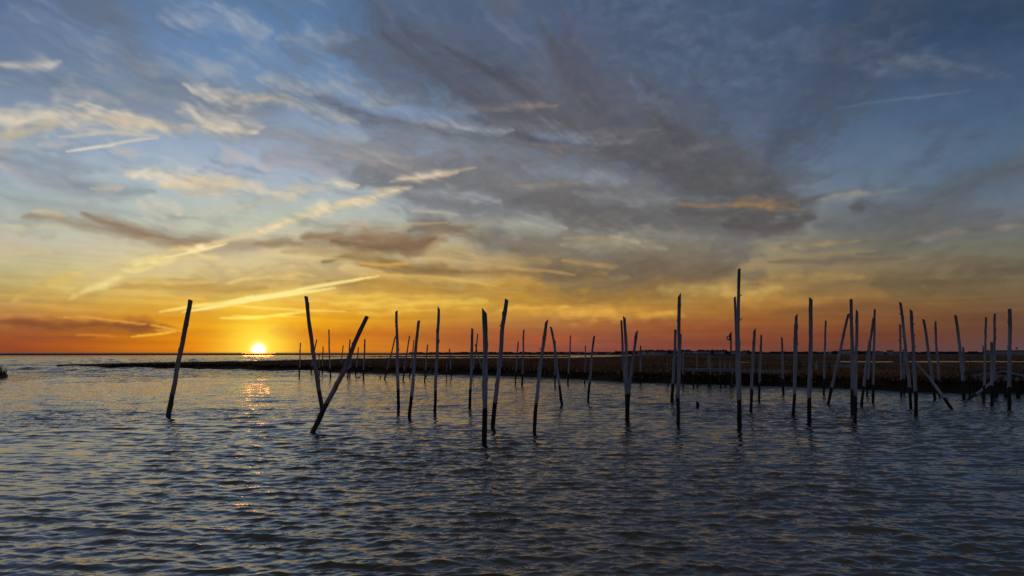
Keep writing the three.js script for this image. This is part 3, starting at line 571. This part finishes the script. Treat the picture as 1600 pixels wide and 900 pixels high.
  for (const [f, a, len] of o.stubs ?? []) {                            // stumps of broken branches
    curve.getPointAt(f, p); curve.getTangentAt(f, T); const g = new THREE.CylinderGeometry(R * 0.16, R * 0.34, len, 6); g.rotateZ(-0.9); g.rotateY(a); g.translate(p.x + Math.cos(a) * (R * 0.75 + len * 0.3), p.y + len * 0.2, p.z - Math.sin(a) * R * 0.6);
    const n = g.attributes.position.count; g.setAttribute('color', new THREE.Float32BufferAttribute(new Float32Array(n * 3).fill(0.7), 3)); mesh('branch_stub', g, SHAFT[o.wood ?? 'grey'], t);
  }
  return t;
}
const thin = { thin: true };
// beside the sun
pole('lone dark pole leaning away from the sun, apart from all others', [[263, 650], [280, 560], [297.5, 468]], 6.6, { wood: 'brown', tip: 'left', cut: 0.4, taper: 0.05 });
pole('tall dark pole leaning towards the sun, crossed at its foot by a steeply slanted one', [[502.6, 641], [487, 530], [477.5, 462]], 6.3, { wood: 'brown', tip: 'left', cut: 0.7, taper: 0.2 });
pole('steeply slanted thick brown pole crossing in front of the foot of another', [[488, 676], [525.5, 602], [573.5, 494]], 7.5, { wood: 'brown', cut: 0.6, taper: 0.22, away: -0.4 });
// far group behind them
pole('thin far pole nearest to the setting sun', [[467.9, 588.8], [469.7, 534.8]], 2.2, thin);
pole('thin far pole leaning out from behind the tall dark one by the sun', [[486, 583.6], [494.8, 530]], 2.2, thin);
pole('shortest thin far pole just beside the tall dark leaning one', [[499.5, 587], [498.6, 554]], 1.9, thin);
pole('thin far pole second along from the tall dark leaning one', [[503.5, 586], [504.8, 540.5]], 2, thin);
pole('tallest thin far pole standing between the two crossed dark poles', [[516.7, 589.7], [513.8, 514.3]], 2.4, thin);
pole('thin far pole half hidden by the steeply slanted brown pole', [[531, 580], [536.4, 539]], 1.9, thin);
pole('taller of two thin far poles close behind the slanted brown one', [[542.8, 591.7], [547.2, 529.7]], 2.5, thin);
pole('shorter of two thin far poles close behind the slanted brown one', [[546.5, 589.8], [550.5, 534.5]], 2, thin);
pole('short thin far pole with a curved branch floating at its foot', [[555.4, 587.4], [560, 542.2]], 2, thin);
pole('straight thin far pole standing alone past the slanted brown one', [[568, 593.5], [570.5, 529.3]], 2.7, thin);
pole('tiny dark stake barely showing above the water near the marsh', [[594, 591.9], [594, 586.6]], 1.8, { name: 'stake', category: 'stake', alone: true, thin: true });
pole('thin far pole slanting behind a bleached straight pole', [[601.2, 592.9], [618.3, 524.5]], 2.4, thin);
// middle row
pole('straight bleached pole with a thinner slanting one behind it', [[623.3, 637.9], [620.8, 560], [619.9, 484.8]], 4.9, { tip: 'right', cut: 1, stubs: [[0.66, 0, 0.17], [0.86, 3.1, 0.1]] });
pole('thin far pole leaning, first of two between two bleached poles', [[630.2, 594.1], [640.2, 524.2]], 2.3, thin);
pole('thin far pole leaning, just behind a bleached slightly tilted one', [[639.1, 589.8], [646.9, 530.6]], 2, thin);
pole('bleached pole tilted slightly, standing before two thin leaning ones', [[639.8, 652.4], [646.6, 580], [654.3, 499.8]], 5.2, { tip: 'right', cut: 1 });
pole('thin far pole with a slender brace leaning against its foot', [[663.7, 596], [668, 538.2]], 2.4, thin);
pole('slender brace stick leaning on the foot of a thin far pole', [[665, 591], [679.5, 568]], 1.1, { name: 'brace_stick', category: 'stick', thin: true, alone: true, tide: 0.5 });
pole('tall bleached pole with a sharp tip, second before the thickest pole', [[679.6, 643.7], [682.6, 560], [685.8, 477.6]], 4.8, { tip: 'left', cut: 2.6 });
pole('thinnest short stick standing off the marsh bank', [[697.5, 596.3], [698.3, 563]], 1.3, thin);
pole('thin short pole close to the marsh bank beside the thinnest stick', [[705, 590.5], [702.2, 544.2]], 2.1, thin);
pole('bleached pole with a knobby blunt tip just before the thickest pole', [[733.9, 637.9], [736.5, 570], [738.3, 512.2]], 4.3, { tip: 'left', cut: 0.9 });
pole('thin kinked pole crossed by another thin one near its top', [[737, 591.5], [739, 578], [743, 552], [746.4, 521]], 2.3, thin);
pole('thin pole leaning the other way across a kinked one', [[756, 592], [742.3, 537.2]], 2, thin);
pole('thickest nearest pole, upright with a slanted cut tip', [[756.2, 690], [758.3, 570], [757.2, 480.5]], 7.7, { tip: 'left', cut: 2.6, taper: 0.12 });
pole('crooked pole with a knobby top beside the thickest pole', [[770, 667.7], [773.4, 628], [781.6, 555.6], [785.6, 509], [792, 466.6]], 6.2, { tip: 'left', cut: 0.8, taper: 0.1, stubs: [[0.82, 3.1, 0.12]] });
pole('thin far pole, shorter of the pair past the crooked pole', [[805, 599], [806.6, 575], [809.9, 533.3]], 2.3, thin);
pole('thin far pole, taller of the pair past the crooked pole', [[816, 601.8], [817, 570], [818.3, 514.3]], 2.9, thin);
pole('bleached pole tilted with a pointed tip, opposite a pole leaning towards it', [[834.5, 675.5], [838.2, 625], [847, 550], [854.4, 497.8]], 5.7, { tip: 'right', cut: 2.4, stubs: [[0.78, 3.1, 0.13]] });
pole('thinner bleached pole leaning towards the tilted pointed one', [[878, 633], [869.7, 570], [864.8, 529.6], [860.6, 509.3]], 4.1, { tip: 'left', cut: 1.4 });
pole('thin far pole behind the bleached pole that leans back', [[867.4, 604], [867.4, 531]], 2.3, thin);
pole('thin straight pole off the bank, alone past the leaning pair', [[887.6, 599.8], [891.7, 523.2]], 2.5, { thin: true, tip: 'right' });
pole('short thin pole off the bank beside a taller pointed one', [[913, 599], [914.8, 539.7]], 2.1, thin);
pole('slim pole with a pointed tip tilted over a short thin one', [[918.9, 626.7], [923, 580], [928, 523.3]], 3.7, { tip: 'right', cut: 2 });
pole('outer bent pole of the cluster of three joined at one foot', [[979.2, 651], [977.8, 612], [973.4, 556.7], [971, 499.4]], 3.8, { tip: 'left', cut: 0.9 });
pole('tallest middle pole of the cluster of three joined at one foot', [[980.2, 654.6], [979.6, 595.6], [978, 537], [975.6, 493.3]], 5.2, { tip: 'left', cut: 1.8 });
pole('shortest pole of the cluster of three, splayed out with a pointed tip', [[980.9, 650], [983.4, 612], [988.3, 565], [995.8, 515]], 4.6, { tip: 'right', cut: 2.4 });
pole('thin square-topped pole off the bank past the cluster of three', [[1000, 599.7], [1001, 540]], 2.8, { thin: true, cut: 0.3 });
pole('thin dark pole in front of the bank before the railed dock', [[1043.6, 601], [1041.8, 549.7]], 2.1, { thin: true, wood: 'dark' });
pole('blunt pole close behind a tall pointed one by the railed dock', [[1050.3, 626.7], [1053, 570], [1055.8, 514.4]], 4.8, { cut: 0.4, tip: 'left' });
pole('short slanted pole squeezed behind a tall pointed one by the railed dock', [[1056.6, 626], [1063.6, 521.4]], 3.6, { cut: 0.6 });
pole('tall straight pole with a sharp tip by the railed dock', [[1059.7, 660], [1060.8, 560], [1061.6, 457.2]], 5.2, { tip: 'right', cut: 2.8, taper: 0.1 });
pole('black broken stump sticking out of open water', [[1090, 637.2], [1089.3, 626.6]], 3.9, { name: 'stump', category: 'stump', alone: true, tip: 'left', cut: 1.4, taper: 0 });
pole('tallest pole of all, forked from a shorter one', [[1156, 667.4], [1154.4, 577], [1153.6, 496.6], [1154.4, 419.3]], 6.4, { cut: 0.8, taper: 0.36, stubs: [[0.72, 0, 0.16], [0.85, 0.2, 0.12]] });
pole('shorter pole grown against the tallest pole', [[1154.4, 662], [1151.8, 580], [1149.4, 503], [1147.6, 462.8]], 4.4, { tip: 'right', cut: 1.2 });
pole('pole with a pointed tip, first past the tallest one', [[1172.8, 643], [1175.6, 577], [1179.2, 512.8]], 4.7, { tip: 'right', cut: 2.2 });
pole('slim pole close beside the pointed one past the tallest', [[1185.7, 627], [1188, 570], [1190, 522.4]], 3.6, { tip: 'left', cut: 1.4 });
pole('short slim pole before the low boardwalk', [[1223.7, 615.9], [1222.8, 570], [1221.8, 526.3]], 3.4, { tip: 'left', cut: 1.6 });
pole('pole with a thinner pole touching its side, before the low boardwalk', [[1239.5, 649.7], [1242.4, 593], [1244.5, 490.2]], 4.7, { tip: 'right', cut: 2, stubs: [[0.75, 0, 0.14]] });
pole('thinner pole touching the side of another before the low boardwalk', [[1240.6, 640], [1240.6, 590], [1241.7, 506.3]], 2.9, { tip: 'left' });
pole('tall thick straight pole past the low boardwalk', [[1264.6, 661.6], [1265.8, 570], [1267.6, 464.4]], 6, { tip: 'left', cut: 1.6, taper: 0.12 });
pole('slim dark topped pole between the tall thick one and a slanted one', [[1287.2, 615.9], [1288.5, 560], [1290.4, 500.5]], 3.3, { cut: 0.7 });
pole('slanted pole leaning up against two close upright poles', [[1293.3, 632.6], [1308, 568], [1326.2, 488.6]], 4.4, { tip: 'right', cut: 1.6 });
pole('square-topped taller pole of the two close upright ones', [[1331.7, 646.5], [1331.3, 560], [1330, 467]], 4.9, { cut: 0.3, taper: 0.1 });
pole('nearer pointed pole of the two close upright ones', [[1336, 657.7], [1337.5, 570], [1339.7, 483.8]], 4.9, { tip: 'left', cut: 1.8 });
pole('pole leaning against the top of an upright one', [[1346, 634.4], [1354.5, 566], [1360, 530], [1365.8, 494]], 4.2, { tip: 'right' });
pole('thin pole hidden behind the one leaning against another', [[1353.9, 617.8], [1360.6, 530]], 3, thin);
pole('upright pole that carries a leaning one at its top', [[1363.9, 627.5], [1365.6, 560], [1366.8, 482.5]], 3.7, { tip: 'left', cut: 1 });
pole('slim far pole behind the tall pole that leans back', [[1408.3, 617.8], [1407.6, 560], [1406, 506]], 3.3, { tip: 'left', stubs: [[0.8, 3.1, 0.13]] });
pole('short far pole behind the end of the fallen pole', [[1412.8, 615.6], [1412.6, 552]], 3, thin);
pole('tall pole leaning back over the fallen one, with a ragged edge', [[1423.9, 638.6], [1417.8, 573.3], [1407, 471.4]], 4.7, { tip: 'left', cut: 1.4, stubs: [[0.72, 3.1, 0.16], [0.8, 3.2, 0.13], [0.9, 2.9, 0.14]] });
pole('nearest pole of the group by the fallen one, ragged near its top', [[1431.4, 648.3], [1428, 560], [1423, 483]], 5.3, { tip: 'left', cut: 1.6, stubs: [[0.7, 0.1, 0.15], [0.79, -0.1, 0.13], [0.88, 0, 0.15]] });
pole('fallen pole sloping down into the water across the others', [[1486.7, 639.4], [1452, 590], [1410, 545.6]], 4.8, { cut: 0.8, taper: 0.4, away: 1.5, tide: 0.55 });
pole('pole leaning back above the foot of the fallen one', [[1460.8, 623.3], [1454, 570], [1443, 497.5]], 4.4, { tip: 'left', cut: 1.4 });
pole('slim crooked pole standing behind the fallen one', [[1467.8, 617.8], [1465.4, 565], [1462.6, 535], [1462.2, 501.7]], 3.4, { tip: 'left', cut: 0.8, stubs: [[0.76, 3.1, 0.13], [0.87, 3.1, 0.14]] });
pole('pole leaning back beside the collapsed dock', [[1506.4, 622.8], [1501.5, 560], [1493, 491.7]], 4.7, { tip: 'left', cut: 1 });
pole('short pole close behind the leaning one beside the collapsed dock', [[1507.5, 618], [1505.3, 542.2]], 3.2, { cut: 0.5 });
pole('slim upright pole in front of the collapsed dock', [[1536.7, 628.9], [1539, 570], [1540.8, 495]], 3.4, { cut: 0.8 });
pole('shorter pole of a touching pair at the collapsed dock', [[1549, 633.6], [1549.6, 580], [1548.9, 534.4]], 4.2, { cut: 0.4 });
pole('taller pole of a touching pair at the collapsed dock', [[1552.4, 622], [1553.4, 560], [1554.2, 489.4]], 3.9, { tip: 'right', cut: 0.8 });
pole('last thick square-topped pole, nearest to the end of the collapsed dock', [[1577.2, 640], [1577.4, 560], [1578, 482.5]], 5, { cut: 0.3, taper: 0.08 });
pole('short plank-like pole propped up against the collapsed dock', [[1512, 625.6], [1536, 607.5], [1563, 587]], 3.6, { cut: 0.3, taper: 0.05, away: 0.8, tide: 0.35 });

// ---------------------------------------------------------------- old docks
const plankMat = new THREE.MeshStandardMaterial({ color: new THREE.Color(0.36, 0.37, 0.4), roughness: 0.9, map: grain, bumpMap: grain, bumpScale: 0.01 });
const darkPlank = new THREE.MeshStandardMaterial({ color: new THREE.Color(0.06, 0.058, 0.06), roughness: 0.9, map: grain, bumpMap: grain, bumpScale: 0.01 });
function beamGeometry(a, b, w, h) {                                 // a squared timber from a to b, w across and h deep, slightly rounded by chamfers
  const d = b.clone().sub(a), L = d.length(), c = Math.min(w, h) * 0.15, s = new THREE.Shape([[-w / 2 + c, -h / 2], [w / 2 - c, -h / 2], [w / 2, -h / 2 + c], [w / 2, h / 2 - c], [w / 2 - c, h / 2], [-w / 2 + c, h / 2], [-w / 2, h / 2 - c], [-w / 2, -h / 2 + c]].map((q) => new THREE.Vector2(...q)));
  const g = new THREE.ExtrudeGeometry(s, { depth: L, bevelEnabled: false }), z = d.normalize(), up = Math.abs(z.y) > 0.9 ? new THREE.Vector3(0, 0, 1) : new THREE.Vector3(0, 1, 0), x = new THREE.Vector3().crossVectors(up, z).normalize(), y = new THREE.Vector3().crossVectors(z, x);
  g.applyMatrix4(new THREE.Matrix4().makeBasis(x, y, z).setPosition(a)); return g;
}
const pileGeo = (p, r, y0, y1) => new THREE.CylinderGeometry(r * 0.92, r, y1 - y0, 9, 3).translate(p.x, (y0 + y1) / 2, p.z);
// dock: deck from a to b, boards across it, edge timbers, piles that stand in the water, and a rail if wanted
function dock(name, label, a, b, width, piles, rail, boardMat = plankMat) {
  const base = new THREE.Vector3((a.x + b.x) / 2, 0, (a.z + b.z) / 2), t = thing(name, label, 'dock', base), A = a.clone().sub(base), B = b.clone().sub(base), dir = B.clone().sub(A), L = dir.length(); dir.normalize();
  const side = new THREE.Vector3(-dir.z, 0, dir.x).normalize(); if (side.z < 0) side.multiplyScalar(-1);
  const boards = [], n = Math.max(3, Math.round(L / 0.165)), r = rng(Math.round(L * 100));
  for (let i = 0; i < n; i++) { if (r() < 0.08) continue; const c = A.clone().addScaledVector(dir, (i + 0.5) * L / n); c.y += 0.03 * (r() - 0.5); const h = width / 2 + 0.04 + 0.05 * r(); boards.push(beamGeometry(c.clone().addScaledVector(side, -h), c.clone().addScaledVector(side, h), L / n * 0.9, 0.045)); }
  const bm = mesh('deck_boards', mergeGeometries(boards), boardMat, t); bm.userData.kind = 'stuff';
  for (const s of [-1, 1]) { const o = side.clone().multiplyScalar(s * (width / 2 - 0.06)); o.y = -0.13; mesh('edge_beam', beamGeometry(A.clone().add(o), B.clone().add(o), 0.09, 0.2), plankMat, t); }
  for (const [p, r0, top, wet] of piles) {
    const q = p.clone().sub(base); mesh('pile', pileGeo(q, r0, -1, Math.min(1.05, top)), wetMatPlain, t);
    if (top > 1.06) mesh('post', pileGeo(q, r0 * 0.9, 1.05, top), wet ? darkPlank : plankMat, t);
  }
  if (rail) for (const y of rail) { const o = side.clone().multiplyScalar(width / 2); mesh('rail', beamGeometry(A.clone().add(o).setY(y[0]), B.clone().add(o).setY(y[1]), 0.09, 0.11), darkPlank, t); }
  return t;
}
const wetMatPlain = new THREE.MeshStandardMaterial({ color: new THREE.Color(0.012, 0.011, 0.01), roughness: 0.85, bumpMap: grain, bumpScale: 0.02 });
{
  const zf = at(1090, 603.5).z, W = (px, y, z = zf) => { const p = atZ(px, 551, z); p.y = y; return p; }, zb = zf - 1.4;
  dock('railed_dock', 'old wooden dock with a handrail on thin piles at the marsh edge', W(1066, 1.58, zf - 0.7), W(1151, 1.5, zf - 1.2), 1.3,
    [[W(1066.5, 0), 0.085, 2.86], [W(1082.4, 0), 0.085, 1.5], [W(1088.4, 0, zb), 0.08, 2.84], [W(1106, 0, zb), 0.07, 2.82], [W(1109, 0), 0.085, 2.82], [W(1124.6, 0), 0.075, 2.4], [W(1132, 0, zb), 0.08, 2.1], [W(1140, 0, zb), 0.09, 2.2], [W(1144, 0), 0.075, 1.5]], [[2.88, 2.8]]);
  const z2 = at(1230, 601).z - 0.6; dock('low_boardwalk', 'low plank boardwalk without rails along the dark bank between poles', W(1150, 1.32, z2 - 0.3), W(1266, 1.2, z2), 1.1,
    [[W(1156, 0, z2 + 0.4), 0.07, 1.3], [W(1181, 0, z2 + 0.3), 0.08, 2.2, true], [W(1206, 0, z2 + 0.4), 0.07, 1.25], [W(1234, 0, z2 + 0.4), 0.07, 1.2], [W(1258, 0, z2 + 0.4), 0.07, 1.15]]);
  const z3 = at(1300, 604).z - 5; dock('marsh_platform', 'dark plank platform on the marsh behind the slanted pole', W(1294, 1.74, z3), W(1333, 1.8, z3), 1.2, [[W(1295, 0, z3 + 0.4), 0.08, 2.05, true], [W(1313, 0, z3 + 0.4), 0.07, 1.75, true], [W(1332, 0, z3 + 0.4), 0.08, 1.9, true]]);
  const z4 = at(1550, 619).z, d4 = dock('collapsed_dock', 'collapsed grey dock with two tilted decks on black piles', W(1507, 1.58, z4 - 0.4), W(1549, 1.84, z4 - 0.9), 1.5,
    [[W(1512, 0, z4 - 0.9), 0.09, 1.4, true], [W(1533.5, 0, z4), 0.1, 1.4], [W(1523, 0, z4 - 1.1), 0.05, 1.55], [W(1531, 0, z4 - 1.1), 0.06, 1.5], [W(1554, 0, z4 - 0.2), 0.12, 1.6], [W(1568, 0, z4 - 0.4), 0.13, 1.45], [W(1572, 0, z4 - 1.2), 0.1, 1.5], [W(1586, 0, z4 - 0.3), 0.12, 1.3], [W(1589, 0, z4 - 0.8), 0.09, 1.2], [W(1599, 0, z4 - 0.3), 0.12, 1.2], [W(1612, 0, z4 - 0.3), 0.12, 1.1]], undefined, darkPlank);
  const base = d4.position, a = W(1553, 1.86, z4 - 0.8).sub(base), b = W(1573, 1.66, z4 - 0.8).sub(base), c = W(1606, 1.32, z4 - 0.6).sub(base), bo = [];
  for (const [p, q, n] of [[a, b, 5], [b, c, 8]]) for (let i = 0; i < n; i++) { const m = p.clone().lerp(q, (i + 0.5) / n); bo.push(beamGeometry(m.clone().add(new THREE.Vector3(0, 0.02, -0.6)), m.clone().add(new THREE.Vector3(0, 0.02, 0.6)), 0.16, 0.045)); }
  mesh('fallen_boards', mergeGeometries(bo), darkPlank, d4).userData.kind = 'stuff';
  for (const z of [-0.55, 0.55]) { const o = new THREE.Vector3(0, -0.1, z); mesh('edge_beam', beamGeometry(a.clone().add(o), b.clone().add(o), 0.09, 0.18), plankMat, d4); mesh('edge_beam', beamGeometry(b.clone().add(o), c.clone().add(o), 0.085, 0.175), plankMat, d4); }
  // lamp bracket post on the railed dock
  const lp = W(1141, 0, zb - 0.2), lt = thing('bracket_post', 'thin dark post with a small hooked bracket near its top on the railed dock', 'post', lp);
  mesh('shaft', new THREE.CylinderGeometry(0.075, 0.1, 5.9, 9, 4).rotateZ(-0.025).translate(0.04, 1.95, 0), SHAFTPLAIN(), lt);
  mesh('bracket', new THREE.TorusGeometry(0.17, 0.05, 6, 14, 4.2).rotateZ(1.0).translate(-0.1, 4.35, 0), darkPlank, lt);
  mesh('cleat', beamGeometry(new THREE.Vector3(-0.03, 4.1, 0.03), new THREE.Vector3(0.0, 4.72, 0.03), 0.14, 0.1), darkPlank, lt);
}
function SHAFTPLAIN() { return new THREE.MeshStandardMaterial({ color: new THREE.Color(0.17, 0.16, 0.165), roughness: 0.9, map: grain, bumpMap: grain, bumpScale: 0.01 }); }
// stakes left standing in the marsh
const stakeMat = [plankMat, darkPlank];
for (const [px, z0, top, w, m, label] of [[1274.6, 86, 2.2, 0.36, 0, 'pale broken board standing upright in the marsh grass'], [1198, 80, 2.1, 0.09, 1, 'short dark stake in the marsh above the low boardwalk'], [1248.6, 84, 2.3, 0.22, 1, 'dark broad board behind the touching pair of poles'], [1515, 72, 2.4, 0.12, 1, 'dark stake in the marsh behind the collapsed dock'], [1585.6, 66, 2.4, 0.06, 1, 'thin dark stick in the marsh beyond the last thick pole']]) {
  const p = atZ(px, 551, -z0), t = thing('marsh_stake', label, 'stake', new THREE.Vector3(p.x, 0.6, p.z)), h = top - 0.6, g = [];
  g.push(beamGeometry(new THREE.Vector3(0, 0, 0), new THREE.Vector3(0.04, h * 0.72, 0), w, Math.min(w, 0.09))); mesh('board', g[0], stakeMat[m], t);
  const tip = new THREE.ConeGeometry(w * 0.5, h * 0.3, 4).rotateY(Math.PI / 4).scale(1, 1, Math.min(1, 0.09 / w)).translate(0.04 + w * 0.05, h * 0.72 + h * 0.149, 0); mesh('splintered_tip', tip, stakeMat[m], t);
}
{ const p = at(558, 590), t = thing('driftwood_branch', 'small curved dark branch floating at the foot of a short thin pole', 'branch', p); const c = new THREE.CatmullRomCurve3([[-0.25, 0.12, -0.3], [0, 0.05, 0.1], [0.25, 0.02, 0.3], [0.5, 0.08, 0.35]].map((q) => new THREE.Vector3(...q))); mesh('branch', new THREE.TubeGeometry(c, 12, 0.05, 6), wetMatPlain, t); const s = new THREE.TubeGeometry(new THREE.CatmullRomCurve3([[0.2, 0.03, 0.28], [0.3, 0.12, 0.26], [0.42, 0.2, 0.2]].map((q) => new THREE.Vector3(...q))), 6, 0.025, 5); mesh('twig', s, wetMatPlain, t); }

renderer.render(scene, camera);
